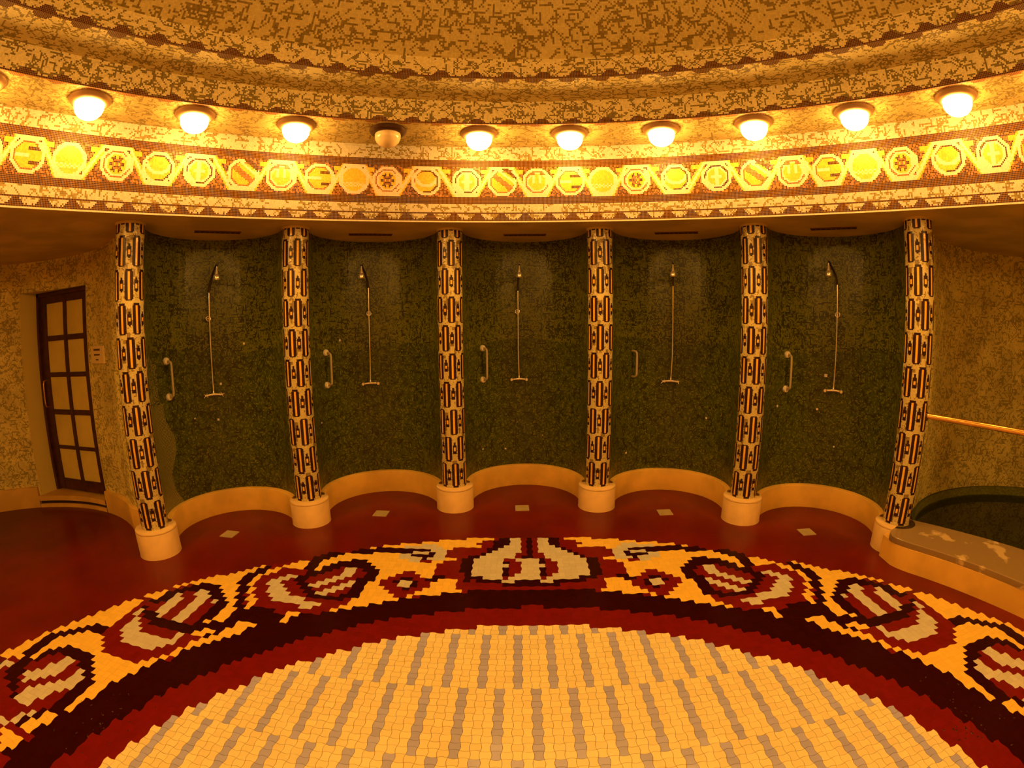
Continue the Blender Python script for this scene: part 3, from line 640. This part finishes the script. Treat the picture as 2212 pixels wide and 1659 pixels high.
# notice plaque beside the door
pa = math.atan2(-4.53 + AC[0], 3.31 - AC[1])
px, py = -AC[0] + AR * math.sin(pa), AC[1] + AR * math.cos(pa)
pq = thing('notice_plaque', 'small cream notice plaque with faded lettering on the wall right of the door', 'sign', (px, py, 1.715), -pa)
bm = bmesh.new(); box(bm, -0.165, 0.165, -0.03, 0.004, 0, 0.185); bmesh.ops.bevel(bm, geom=bm.edges[:], offset=0.004, segments=2); build('plate', bm, m_plaque, pq)
for zc, hw, th in ((0.147, 0.085, 0.010), (0.093, 0.080, 0.008), (0.040, 0.035, 0.006)):
    bm = bmesh.new(); r2 = random.Random(int(hw * 1000)); x = -hw
    while x < hw:
        l = r2.uniform(0.010, 0.020); box(bm, x, min(x + l, hw), -0.0325, -0.0295, zc - th, zc + th); x += l + 0.005
    build('lettering', bm, m_ink, pq, smooth=False)

# ------------------------------------------------ floor
rows = [[c for v in r for c in [v % 10] * (v // 10)] for r in MOTIF]      # row 0 = tile row 74, down to row 0; column 0 = tile column -74
def tilecode(i, k):
    kk = abs(k); x = (i + I0 - 0.4) * S; y = (k - 0.0415) * S; r = math.hypot(x, y)
    if r < 2.130:
        kb = k if k >= 0 else k
        b = (kb - 1) // 10
        return 'D' if (i - (0 if b % 2 == 0 else 2)) % 4 == 0 else 'W'
    if kk > 74: return None
    row = rows[74 - kk]; c = ' YGRK'[row[i + 74]] if 0 <= i + 74 < len(row) else ' '
    if c == ' ':
        return 'R' if 2.12 <= r < 2.35 else None
    return c
MI = {'W': 0, 'D': 1, 'Y': 2, 'G': 3, 'R': 4, 'K': 5}
fmats = [m_fy, m_fg, m_fy2, m_fs, m_fr, m_fk]
AMP = 0.10; NE = 5
def vline(i, v): return i - AMP * math.sin(PI * v) * (-1) ** i
def hline(k, u): return k + AMP * math.sin(PI * u) * (-1) ** k
def tile_outline(i, k):
    P = []
    for s in range(NE): u = i + s / NE; P.append((vline(i, k) * (1 - s / NE) + vline(i + 1, k) * (s / NE), hline(k, u)))
    for s in range(NE): v = k + s / NE; P.append((vline(i + 1, v), v))
    for s in range(NE): u = i + 1 - s / NE; P.append((u, hline(k + 1, u)))
    for s in range(NE): v = k + 1 - s / NE; P.append((vline(i, v), v))
    return P
tops = []; idxs = []; ids = []
r3 = np.random.default_rng(5)
shape_cache = {}
for pi_ in (0, 1): 
    P = np.array(tile_outline(0, pi_)) - np.array([0.5, pi_ + 0.5]); shape_cache[pi_] = P
for k in range(-74, 76):
    for i in range(-75, 76):
        c = tilecode(i, k)
        if c is None: continue
        if k < -14 and c not in 'WD': pass
        tops.append((i, k)); idxs.append(MI[c])
tops = np.array(tops); idxs = np.array(idxs)
nT = len(tops); K = 4 * NE
par = (tops.sum(1) % 2)
SH = np.stack([shape_cache[0], shape_cache[1]])[par]                   # (n,K,2)
tilt = r3.normal(0, 1, (nT, 1, 2)) * 0.00025
def ringpts(f, z):
    q = SH * f; xy = (tops[:, None, :] + 0.5 + q)
    x = (xy[..., 0] - 0.5 + I0) * S; y = (xy[..., 1] - 0.5 - 0.0415) * S
    zz_ = z + (q * tilt).sum(-1) * 2
    return np.stack([x, y, zz_], -1)
FT = np.array([0.962, 0.962, 0.984, 0.984, 0.996, 0.996])[idxs][:, None, None]; FH = np.array([0.0026, 0.0026, 0.0022, 0.0022, 0.0020, 0.0020])[idxs][:, None]
tilt = tilt * np.array([1, 1, 0.6, 0.6, 0.5, 0.5])[idxs][:, None, None]
Rt = ringpts(FT, FH); Rb = ringpts(FT + 0.003, FH * 0 + 0.0008)
V_ = np.concatenate([Rt, Rb], 1).reshape(-1, 3)
base_ = (np.arange(nT) * 2 * K)[:, None]
topF = base_ + np.arange(K)[None, :]
UVc = (tops + 0.5)
me = bpy.data.meshes.new('floor_mosaic')
j = np.arange(K); j2 = (j + 1) % K
side = np.stack([j + K, j2 + K, j2, j], 1)                     # (K,4)
sideF = (base_[:, :, None] + side[None]).reshape(-1, 4)
loops = np.concatenate([topF.ravel(), sideF.ravel()]); starts = np.concatenate([np.arange(nT) * K, nT * K + np.arange(len(sideF)) * 4])
me.vertices.add(len(V_)); me.vertices.foreach_set('co', V_.astype(np.float32).ravel())
me.loops.add(len(loops)); me.loops.foreach_set('vertex_index', loops.astype(np.int32))
me.polygons.add(nT + len(sideF)); me.polygons.foreach_set('loop_start', starts.astype(np.int32))
for m in fmats: me.materials.append(m)
me.polygons.foreach_set('material_index', np.concatenate([idxs, np.repeat(idxs, K)]).astype(np.int32))
me.polygons.foreach_set('use_smooth', np.zeros(nT + len(sideF), bool))
uvs = np.concatenate([np.repeat(UVc, K, 0), np.repeat(UVc, K * 4, 0)])
l = me.uv_layers.new(name='UVMap'); l.data.foreach_set('uv', uvs.astype(np.float32).ravel())
me.update(calc_edges=True)
bm = bmesh.new(); n = 128; v = [bm.verts.new((8 * math.sin(2 * PI * i / n), 8 * math.cos(2 * PI * i / n), 0)) for i in range(n)]; bm.faces.new(v[::-1])
floor = build('floor', bm, m_redfloor, smooth=False); struct(floor, 'glossy oxblood floor around the round tile mosaic', 'floor')
fm = link(bpy.data.objects.new('floor_mosaic', me), floor); fm['label'] = 'wavy yellow, grey, red and black floor tiles laid as a round medallion with a scrolling border'
bm = bmesh.new(); v = [bm.verts.new((I0 * S * 0 + 3.47 * math.sin(2 * PI * i / n), 3.47 * math.cos(2 * PI * i / n), 0.0006)) for i in range(n)]; bm.faces.new(v[::-1])
build('joint_bed', bm, m_grout, floor, smooth=False)

# ------------------------------------------------ columns
CU = 84; CV = 263
def column_pattern():
    A = np.where(np.random.default_rng(41).random((CV, CU)) < 0.9, 2, 3).astype(np.int8)
    r = np.random.default_rng(42)
    for _ in range(700):                                  # blotches of marbled tesserae
        x, y, w_, h_ = r.integers(CU), r.integers(CV), r.integers(2, 6), r.integers(3, 8); A[y:y + h_, x:x + w_] = 3 if r.random() < 0.42 else 2
    P = 27.9
    for row in range(11):
        y1 = CV - 1 - 0.42 * 0 - row * P; 
        sh = 7 if row % 2 else 0
        top = y1 - P + 1.5; bot = y1 - 0.5
        for c in range(6):
            cx = c * 14 + sh + 4
            for y in range(max(0, int(round(top))), max(0, int(round(bot)))):
                for dx in range(-4, 4):
                    x = (cx + dx) % CU
                    e = (y - top < 1.2) or (bot - y < 1.6)
                    if dx in (-4, 3) and e: continue
                    A[y, x] = 1 if (dx in (-1, 0) and not e) else 0
            gx = cx + 7; mid = (top + bot) / 2
            for y in range(max(0, int(mid - 6)), max(0, int(mid + 6))):
                for dx in range(-2, 2):
                    if abs(y - mid) > 4.6 and dx in (-2, 1): continue
                    A[y, (gx + dx) % CU] = 1 if (abs(y - mid) < 1.8 and dx in (-1, 0)) else 0
    return A
CP = column_pattern()
colmesh = None; drummesh = None
COLL = ['mosaic column nearest the wooden door, left end of the colonnade', 'mosaic column between the two leftmost shower niches', 'mosaic column left of the central shower niche', 'mosaic column right of the central shower niche', 'mosaic column between the two rightmost shower niches', 'mosaic column at the corner of the plunge pool, holding the brass rail', 'mosaic column right of the plunge pool rail']
def rz_col(n, a, x, y):
    # turn of each shaft: where its uppermost full row of bars sits
    psi = (-32, 10, 6.6, -30, 17, 24, 0)[n]
    d = Vector((-0.07 - x, -0.50 - y)); view = Vector((-math.sin(a), -math.cos(a)))
    phi = math.atan2(view.x * d.y - view.y * d.x, view.dot(d))
    return -a + math.radians(psi - 17.1) + phi
for n in range(7):
    a = TH0 + (n - 2.5) * DTH; x, y = RC * math.sin(a), RC * math.cos(a)
    t = thing('mosaic_column', COLL[n], 'column', (x, y, 0), rz_col(n, a, x, y), 'mosaic columns of the colonnade')
    if colmesh is None:
        hh = Z6 - HD + 0.004
        s = grid('shaft', lambda U, V: (RCOL * np.sin(2 * PI * U / CU), -RCOL * np.cos(2 * PI * U / CU), Z6 - V * hh / CV), CU, CV, CP, [m_cdark, m_cgold, m_ccream, m_ctan], parent=t, smooth=True)
        colmesh = s.data
        bm = bmesh.new(); lathe(bm, [(RDRUM + 0.002, 0.0), (RDRUM, 0.012), (RDRUM, HD - 0.028), (RDRUM - 0.0025, HD - 0.024), (RDRUM, HD - 0.020), (RDRUM, HD - 0.012), (RDRUM - 0.004, HD - 0.004), (RDRUM - 0.014, HD), (0.05, HD)], seg=64)
        d = build('base', bm, m_drum, t); drummesh = d.data; d['label'] = 'round cream plaster base'
        bm = bmesh.new(); lathe(bm, [(RCOL + 0.012, Z6), (RCOL + 0.008, Z6 - 0.012), (RCOL - 0.001, Z6 - 0.02)], seg=48); cp = build('collar', bm, m_soffit, t); colr = cp.data
    else:
        link(bpy.data.objects.new('shaft', colmesh), t)
        d = link(bpy.data.objects.new('base', drummesh), t); d['label'] = 'round cream plaster base'
        link(bpy.data.objects.new('collar', colr), t)

# ------------------------------------------------ dome lamps
lamp_lit = None; LR = 3.60
def make_lamp(lit):
    g = bmesh.new(); lathe(g, [(0.112, -0.040), (0.116, -0.055), (0.113, -0.085), (0.100, -0.115), (0.074, -0.142), (0.040, -0.158), (0.0, -0.163)], seg=28)
    c = bmesh.new(); lathe(c, [(0.162, 0.0), (0.165, -0.012), (0.150, -0.034), (0.128, -0.046), (0.118, -0.046), (0.110, -0.036), (0.0, -0.034)], seg=36)
    return g, c
LL = {-11: None}
lamps = [(-71.8, 'lit dome lamp cut off by the left picture edge, farthest left in the ring'), (-58.94, 'lit dome lamp over the door alcove, fourth to the left of the unlit lamp'.replace('fourth', 'third')), (-45.6, 'lit dome lamp second to the left of the unlit lamp'), (-32.1, 'lit dome lamp first to the left of the unlit lamp'), (-19.42, 'unlit dome lamp with a dark collar, the only dead one in the ring'),
         (-6.5, 'lit dome lamp first to the right of the unlit lamp'), (6.48, 'lit dome lamp second to the right of the unlit lamp'), (19.47, 'lit dome lamp third to the right of the unlit lamp'), (32.32, 'lit dome lamp fourth to the right of the unlit lamp'), (45.77, 'lit dome lamp fifth to the right of the unlit lamp'), (58.96, 'lit dome lamp over the plunge pool, farthest right in the picture')]
nb = 17
for i in range(nb): lamps.append((72.0 + i * (360 - 72.0 - 71.8 - 12.9) / (nb - 1), 'lit dome lamp of the ring outside the picture'))
gm = cm = gd = cd = None
for az_, lab in lamps:
    a = math.radians(az_); lit = 'unlit' not in lab.split(' with')[0] or lab.startswith('lit')
    t = thing('dome_lamp', lab, 'lamp', (LR * math.sin(a), LR * math.cos(a), Z4), 0, 'dome lamps around the ceiling ring' if 'outside' not in lab else 'dome lamps of the ring outside the picture')
    if lit:
        if gm is None:
            g, c = make_lamp(True); o = build('globe', g, m_lit, t); gm = o.data; o2 = build('collar', c, m_collar, t); cm = o2.data
        else:
            o = link(bpy.data.objects.new('globe', gm), t); o2 = link(bpy.data.objects.new('collar', cm), t)
    else:
        g, c = make_lamp(False); build('globe', g, m_opal, t); build('collar', c, m_collar_d, t)

# ------------------------------------------------ showers
SHW = [dict(p=-.003, hd=.066, mix=-.005, ring=-.012, cross=True, zt=2.385), dict(p=-.026, hd=-.085, mix=-.033, ring=0.0, cross=False, zt=2.41), dict(p=-.076, hd=.018, mix=-.068, ring=-.008, cross=False, zt=2.36), dict(p=-.056, hd=.008, mix=-.066, ring=None, cross=True, zt=2.41), dict(p=-.018, hd=-.078, mix=-.022, ring=0.003, cross=False, zt=2.43)]
SL = ['chrome wall shower with cross handles in the leftmost niche', 'chrome wall shower with round knobs in the second niche from the left', 'chrome wall shower with round knobs in the central niche', 'chrome wall shower with cross handles in the second niche from the right', 'chrome wall shower with round knobs in the niche beside the plunge pool']
for n, q in enumerate(SHW):
    a = TH0 + (n - 2) * DTH; lat = q['p']; dep = YC + math.sqrt(RN ** 2 - lat ** 2)
    x, y = nf(n, lat, dep); t = thing('shower', SL[n], 'shower', (x, y, 1.2), -a, 'wall showers in the niches')
    zb = -1.2; zt = q['zt']; hx = q['hd'] - 0.0; m = q['mix'] - lat
    bm = bmesh.new(); tube(bm, [(m, -0.055, 1.335 + zb), (m * 0.6, -0.055, 1.45 + zb), (0, -0.055, 1.6 + zb), (0, -0.055, zt + zb)], 0.0085); build('riser_pipe', bm, m_chrome, t)
    bm = bmesh.new(); tube(bm, [(0, -0.055, zt + zb), (hx * 0.15, -0.07, zt + 0.08 + zb), (hx * 0.55, -0.15, 2.58 + zb), (hx * 0.95, -0.235, 2.645 + zb), (hx, -0.255, 2.642 + zb), (hx, -0.262, 2.62 + zb)], 0.011)
    build('shower_arm', bm, plain('dull_chrome', (0.10, 0.07, 0.045), 0.35, 0.8) if 'dull_chrome' not in bpy.data.materials else bpy.data.materials['dull_chrome'], t)
    bm = bmesh.new(); lathe(bm, [(0.0, 0.032), (0.009, 0.03), (0.011, 0.0), (0.018, -0.028), (0.020, -0.045), (0.028, -0.052), (0.034, -0.066), (0.036, -0.100), (0.034, -0.106), (0.0, -0.106)], seg=24, c=(hx, -0.262, 2.60 + zb)); build('shower_head', bm, m_chrome, t)
    bm = bmesh.new(); tube(bm, [(m - 0.082, -0.06, 1.315 + zb), (m - 0.04, -0.062, 1.318 + zb), (m, -0.062, 1.322 + zb), (m + 0.04, -0.062, 1.318 + zb), (m + 0.082, -0.06, 1.315 + zb)], [0.010, 0.013, 0.016, 0.013, 0.010])
    tube(bm, [(m - 0.06, -0.06, 1.315 + zb), (m - 0.06, 0.02, 1.315 + zb)], 0.012); tube(bm, [(m + 0.06, -0.06, 1.315 + zb), (m + 0.06, 0.02, 1.315 + zb)], 0.012)
    tube(bm, [(m, -0.058, 1.322 + zb), (m, -0.055, 1.355 + zb)], [0.013, 0.010]); build('mixer_body', bm, m_chrome, t)
    for sd in (-1, 1):
        bm = bmesh.new(); cx = m + sd * 0.087
        if q['cross']:
            for k in range(4):
                an = k * PI / 2 + (0.35 if sd > 0 else 0.9); tube(bm, [(cx, -0.066, 1.315 + zb), (cx + 0.030 * math.cos(an), -0.082, 1.315 + zb + 0.030 * math.sin(an))], [0.005, 0.0045], seg=8)
            tube(bm, [(cx, -0.055, 1.315 + zb), (cx, -0.088, 1.315 + zb)], 0.010)
        else:
            tube(bm, [(cx - sd * 0.008, -0.06, 1.315 + zb), (cx, -0.066, 1.315 + zb), (cx, -0.098, 1.315 + zb), (cx, -0.102, 1.315 + zb)], [0.010, 0.020, 0.019, 0.014], seg=16)
        build('tap_handle', bm, m_chrome, t)
    if q['ring'] is not None:
        bm = bmesh.new(); k = 16
        for s in range(k):
            a0, a1 = 2 * PI * s / k, 2 * PI * (s + 1) / k
        pts = [(q['ring'] + 0.024 * math.cos(2 * PI * s / k), -0.055, 2.115 + zb + 0.024 * math.sin(2 * PI * s / k)) for s in range(k + 1)]
        tube(bm, pts, 0.007, seg=8, caps=False); tube(bm, [(q['ring'], -0.03, 2.115 + zb), (q['ring'], 0.01, 2.115 + zb)], 0.008); build('pipe_bracket', bm, m_chrome, t)
# ------------------------------------------------ grab bars
GB = [(-.483, 1.710, 1.354), (-.523, 1.697, 1.343), (-.490, 1.695, 1.331), (-.500, 1.665, 1.375), (-.522, 1.680, 1.317)]
GL = ['upright grab bar on round mounts in the leftmost niche', 'upright grab bar on round mounts in the second niche from the left', 'upright grab bar on round mounts in the central niche', 'thin upright grab bar with no visible mounts, second niche from the right', 'upright grab bar on round mounts in the niche beside the plunge pool']
for n, (lat, z1, z0) in enumerate(GB):
    an = math.asin(lat / RN); a = TH0 + (n - 2) * DTH; x, y = nf(n, lat, YC + RN * math.cos(an))
    t = thing('grab_bar', GL[n], 'grab bar', (x, y, z0), -(a + an), 'grab bars in the niches')
    so = 0.075; h = z1 - z0
    bm = bmesh.new(); tube(bm, [(0, -0.012, 0), (0, -so * 0.7, 0.003), (0, -so * 0.95, 0.018), (0, -so, 0.045), (0, -so, h - 0.045), (0, -so * 0.95, h - 0.018), (0, -so * 0.7, h - 0.003), (0, -0.012, h)], 0.0125); build('bar', bm, m_bar, t)
    for z in (0, h):
        bm = bmesh.new(); tube(bm, [(0, 0.012, z), (0, -0.012, z), (0, -0.024, z), (0, -0.028, z)], [0.038, 0.038, 0.032, 0.018] if n != 3 else [0.014] * 4, seg=20)
        o = build('mount', bm, m_white if n != 3 else m_bar, t)
# ------------------------------------------------ floor drains
DRN = [((-2.916, 3.227), 0.0), ((-1.535, 3.995), -0.02), ((-0.039, 4.21), 0.03), ((1.472, 3.982), -0.04), ((2.737, 3.232), -0.08)]
DL = ['square floor drain in the leftmost shower niche', 'square floor drain in the second niche from the left', 'square floor drain in the central niche', 'square floor drain in the second niche from the right', 'square floor drain in the niche beside the plunge pool']
for n, ((x, y), rz) in enumerate(DRN):
    t = thing('floor_drain', DL[n], 'drain', (x, y, 0), rz, 'floor drains of the showers')
    bm = bmesh.new(); h = 0.074
    for a_, b_, c_, d_ in ((-h, h, -h, -h + 0.012), (-h, h, h - 0.012, h), (-h, -h + 0.012, -h + 0.012, h - 0.012), (h - 0.012, h, -h + 0.012, h - 0.012)): box(bm, a_, b_, c_, d_, 0, 0.006)
    build('rim', bm, m_drain, t, smooth=False)
    bm = bmesh.new(); box(bm, -h + 0.012, h - 0.012, -h + 0.012, h - 0.012, 0, 0.0035)
    for k in range(6): u = -0.05 + k * 0.02; box(bm, u - 0.006, u + 0.006, -0.055, 0.055, 0.0035, 0.0055)
    build('grate', bm, m_drain, t, smooth=False)
# ------------------------------------------------ slots in the niche ceilings
VL = ['dark slot vent in the ceiling of the leftmost niche', 'dark slot vent in the ceiling of the second niche from the left', 'dark slot vent in the ceiling of the central niche', 'dark slot vent in the ceiling of the second niche from the right', 'dark slot vent in the ceiling of the niche beside the plunge pool']
for n in range(5):
    a = TH0 + (n - 2) * DTH; x, y = nf(n, (0.05, -0.02, 0.005, 0.0, -0.02)[n], 4.565); t = thing('slot_vent', VL[n], 'vent', (x, y, Z6), -a, 'slot vents in the niche ceilings')
    bm = bmesh.new(); box(bm, -0.23, 0.23, -0.05, 0.05, -0.006, 0.0); build('frame', bm, plain('rust_metal', (0.16, 0.05, 0.02), 0.5) if 'rust_metal' not in bpy.data.materials else bpy.data.materials['rust_metal'], t, smooth=False)
    bm = bmesh.new()
    for k in range(9): u = -0.2 + k * 0.05; box(bm, u - 0.02, u + 0.02, -0.022, 0.022, -0.008, -0.006)
    build('louvre', bm, m_dark, t, smooth=False)
# ------------------------------------------------ plunge pool: plinth, stone ledge, water, basin
OUT = [(3.135, 2.585), (3.122, 2.492), (3.110, 2.391), (3.149, 2.264), (3.245, 2.090), (3.350, 1.875), (3.443, 1.640), (3.521, 1.400), (3.580, 1.180), (3.625, 0.95), (3.66, 0.70), (3.69, 0.40), (3.72, 0.1), (3.78, -0.25)]
LO = [(3.19, 2.545), (3.125, 2.50), (3.105, 2.42), (3.140, 2.30), (3.215, 2.165), (3.323, 1.955), (3.418, 1.725), (3.502, 1.475), (3.556, 1.250), (3.60, 1.0), (3.635, 0.7), (3.665, 0.4), (3.70, 0.0), (3.76, -0.3)]
def smoothp(P, k=4):
    P = np.array(P); n = len(P); out = []
    for i in range(n - 1):
        p0, p1, p2, p3 = P[max(i - 1, 0)], P[i], P[i + 1], P[min(i + 2, n - 1)]
        for s in range(k):
            t_ = s / k; out.append(0.5 * ((2 * p1) + (-p0 + p2) * t_ + (2 * p0 - 5 * p1 + 4 * p2 - p3) * t_ ** 2 + (-p0 + 3 * p1 - 3 * p2 + p3) * t_ ** 3))
    out.append(P[-1]); return [tuple(p) for p in out]
pool = thing('plunge_pool', 'low round plunge pool with a stone ledge in the right alcove', 'pool', (0, 0, 0)); pool['kind'] = 'structure'
bm = bmesh.new(); po = smoothp(OUT)
A_ = [bm.verts.new((x, y, 0)) for x, y in po]; B_ = [bm.verts.new((x, y, 0.202)) for x, y in po]
C_ = [bm.verts.new((x * 1.05 + 0.02, y * 1.03, 0.202)) for x, y in po]
for i in range(len(po) - 1): bm.faces.new((A_[i], A_[i + 1], B_[i + 1], B_[i])); bm.faces.new((B_[i], B_[i + 1], C_[i + 1], C_[i]))
build('plinth', bm, m_plaster, pool)
bm = bmesh.new(); lo = smoothp(LO)
inn = []
for x, y in lo:
    a_ = math.atan2(x, y); a_ = max(a_, math.radians(52.6)); inn.append((4.452 * math.sin(a_), 4.452 * math.cos(a_)))
prof_o = [(0.0, 0.200), (-0.002, 0.206), (-0.002, 0.252), (0.004, 0.2585)]
rings = []
for (x, y), (xi, yi) in zip(lo, inn):
    d = Vector((xi - x, yi - y)).normalized(); r_ = [bm.verts.new((x + d.x * o_, y + d.y * o_, z)) for o_, z in prof_o]
    r_ += [bm.verts.new((xi, yi, 0.2585)), bm.verts.new((xi, yi, 0.05)), ]; rings.append(r_)
for A1, B1 in zip(rings, rings[1:]):
    for k in range(len(A1) - 1): bm.faces.new((A1[k], B1[k], B1[k + 1], A1[k + 1]))
    bm.faces.new((A1[-1], B1[-1], B1[0], A1[0]))
bm.faces.new(rings[0][::-1]); bm.faces.new(rings[-1])
build('stone_ledge', bm, m_stone, pool)['label'] = 'brown stone ledge with pale limescale patches'
# water and green rim
wp = [(4.40 * math.sin(math.radians(d)), 4.40 * math.cos(math.radians(d))) for d in np.linspace(93, 52.2, 30)]
al = alcove_pts(1, AMAX, -AMAX, 80, AR - 0.01)
bm = bmesh.new(); bm.faces.new([bm.verts.new((x, y, 0.085)) for x, y in wp + al]); build('water', bm, m_water, pool, smooth=False)['label'] = 'dark green still water'
bm = bmesh.new(); bm.faces.new([bm.verts.new((x, y, 0.012)) for x, y in wp + al]); build('basin', bm, m_pool, pool, smooth=False)
al2 = alcove_pts(1, AMAX, -AMAX, 80, AR - 0.02)
n = 300; AP = np.array(alcove_pts(1, AMAX, -AMAX, n, AR - 0.03)); AI = np.random.default_rng(3).integers(0, 2, (10, n))
rim = grid('green_rim', lambda U, V: (AP[U.astype(int), 0], AP[U.astype(int), 1], 0.185 - V * 0.0175), n, 10, AI, [tile('rim_green_tesserae', (0.26, 0.28, 0.05), gw=0.06, var=0.2, gmix=0.4, grout=GR), tile('rim_moss_tesserae', (0.20, 0.22, 0.04), gw=0.06, var=0.2, gmix=0.4, grout=GR)], parent=pool, flip=True, smooth=True)
bm = bmesh.new(); ring_top = alcove_pts(1, AMAX, -AMAX, 120, AR - 0.03); ring_o = alcove_pts(1, AMAX, -AMAX, 120, AR + 0.005)
A_ = [bm.verts.new((x, y, 0.185)) for x, y in ring_top]; B_ = [bm.verts.new((x, y, 0.185)) for x, y in ring_o]
for i in range(120): bm.faces.new((A_[i], A_[i + 1], B_[i + 1], B_[i]))
build('rim_top', bm, m_pool, pool, smooth=False)
# brass rail from the corner column over the pool ledge
hr = thing('handrail', 'polished brass handrail running from the corner column over the plunge pool ledge', 'handrail', (3.44, 2.52, 1.25))
c7 = (RC * math.sin(3.5 * DTH), RC * math.cos(3.5 * DTH)); p0 = Vector((3.38, 2.695)); p1 = Vector(c7); dr = (p1 - p0).normalized()
s0 = p0 + dr * RCOL - Vector((3.44, 2.52)); s1 = p1 - dr * RCOL - Vector((3.44, 2.52))
bm = bmesh.new(); tube(bm, [(s0.x, s0.y, 0.008), ((s0.x + s1.x) / 2, (s0.y + s1.y) / 2, 0.0), (s1.x, s1.y, -0.01)], 0.0255, seg=24); build('rail', bm, m_brass, hr)
for s_, d_ in ((s0, dr), (s1, -dr)):
    bm = bmesh.new(); tube(bm, [(s_.x - d_.x * 0.006, s_.y - d_.y * 0.006, 0.004 if s_ is s0 else -0.01), (s_.x + d_.x * 0.010, s_.y + d_.y * 0.010, 0.004 if s_ is s0 else -0.01)], [0.042, 0.036], seg=24); build('flange', bm, m_collar_d, hr)

# ------------------------------------------------ splashed water beads on the dark tile band
r5 = np.random.default_rng(77); bm = bmesh.new()
for sx, nb_ in ((-1, 34), (1, 48)):
    for _ in range(nb_):
        a_ = math.radians(r5.normal(72, 3.6)); r_ = r5.normal(2.42, 0.13); q_ = r5.uniform(0.003, 0.006); el = r5.uniform(1.0, 2.2)
        x_, y_ = sx * r_ * math.sin(a_), r_ * math.cos(a_)
        if r_ < 2.2: continue
        k0 = len(bm.verts); mat_ = Matrix.Translation((x_, y_, 0.0018)) @ Matrix.Rotation(r5.uniform(0, PI), 4, 'Z') @ Matrix.Diagonal((q_ * el, q_, q_ * 0.42, 1))
        bmesh.ops.create_icosphere(bm, subdivisions=2, radius=1.0, matrix=mat_)
o = build('water_droplets', bm, m_drop); tag(o, 'beads of splashed water on the dark floor tiles at both lower corners', 'water', kind='stuff')
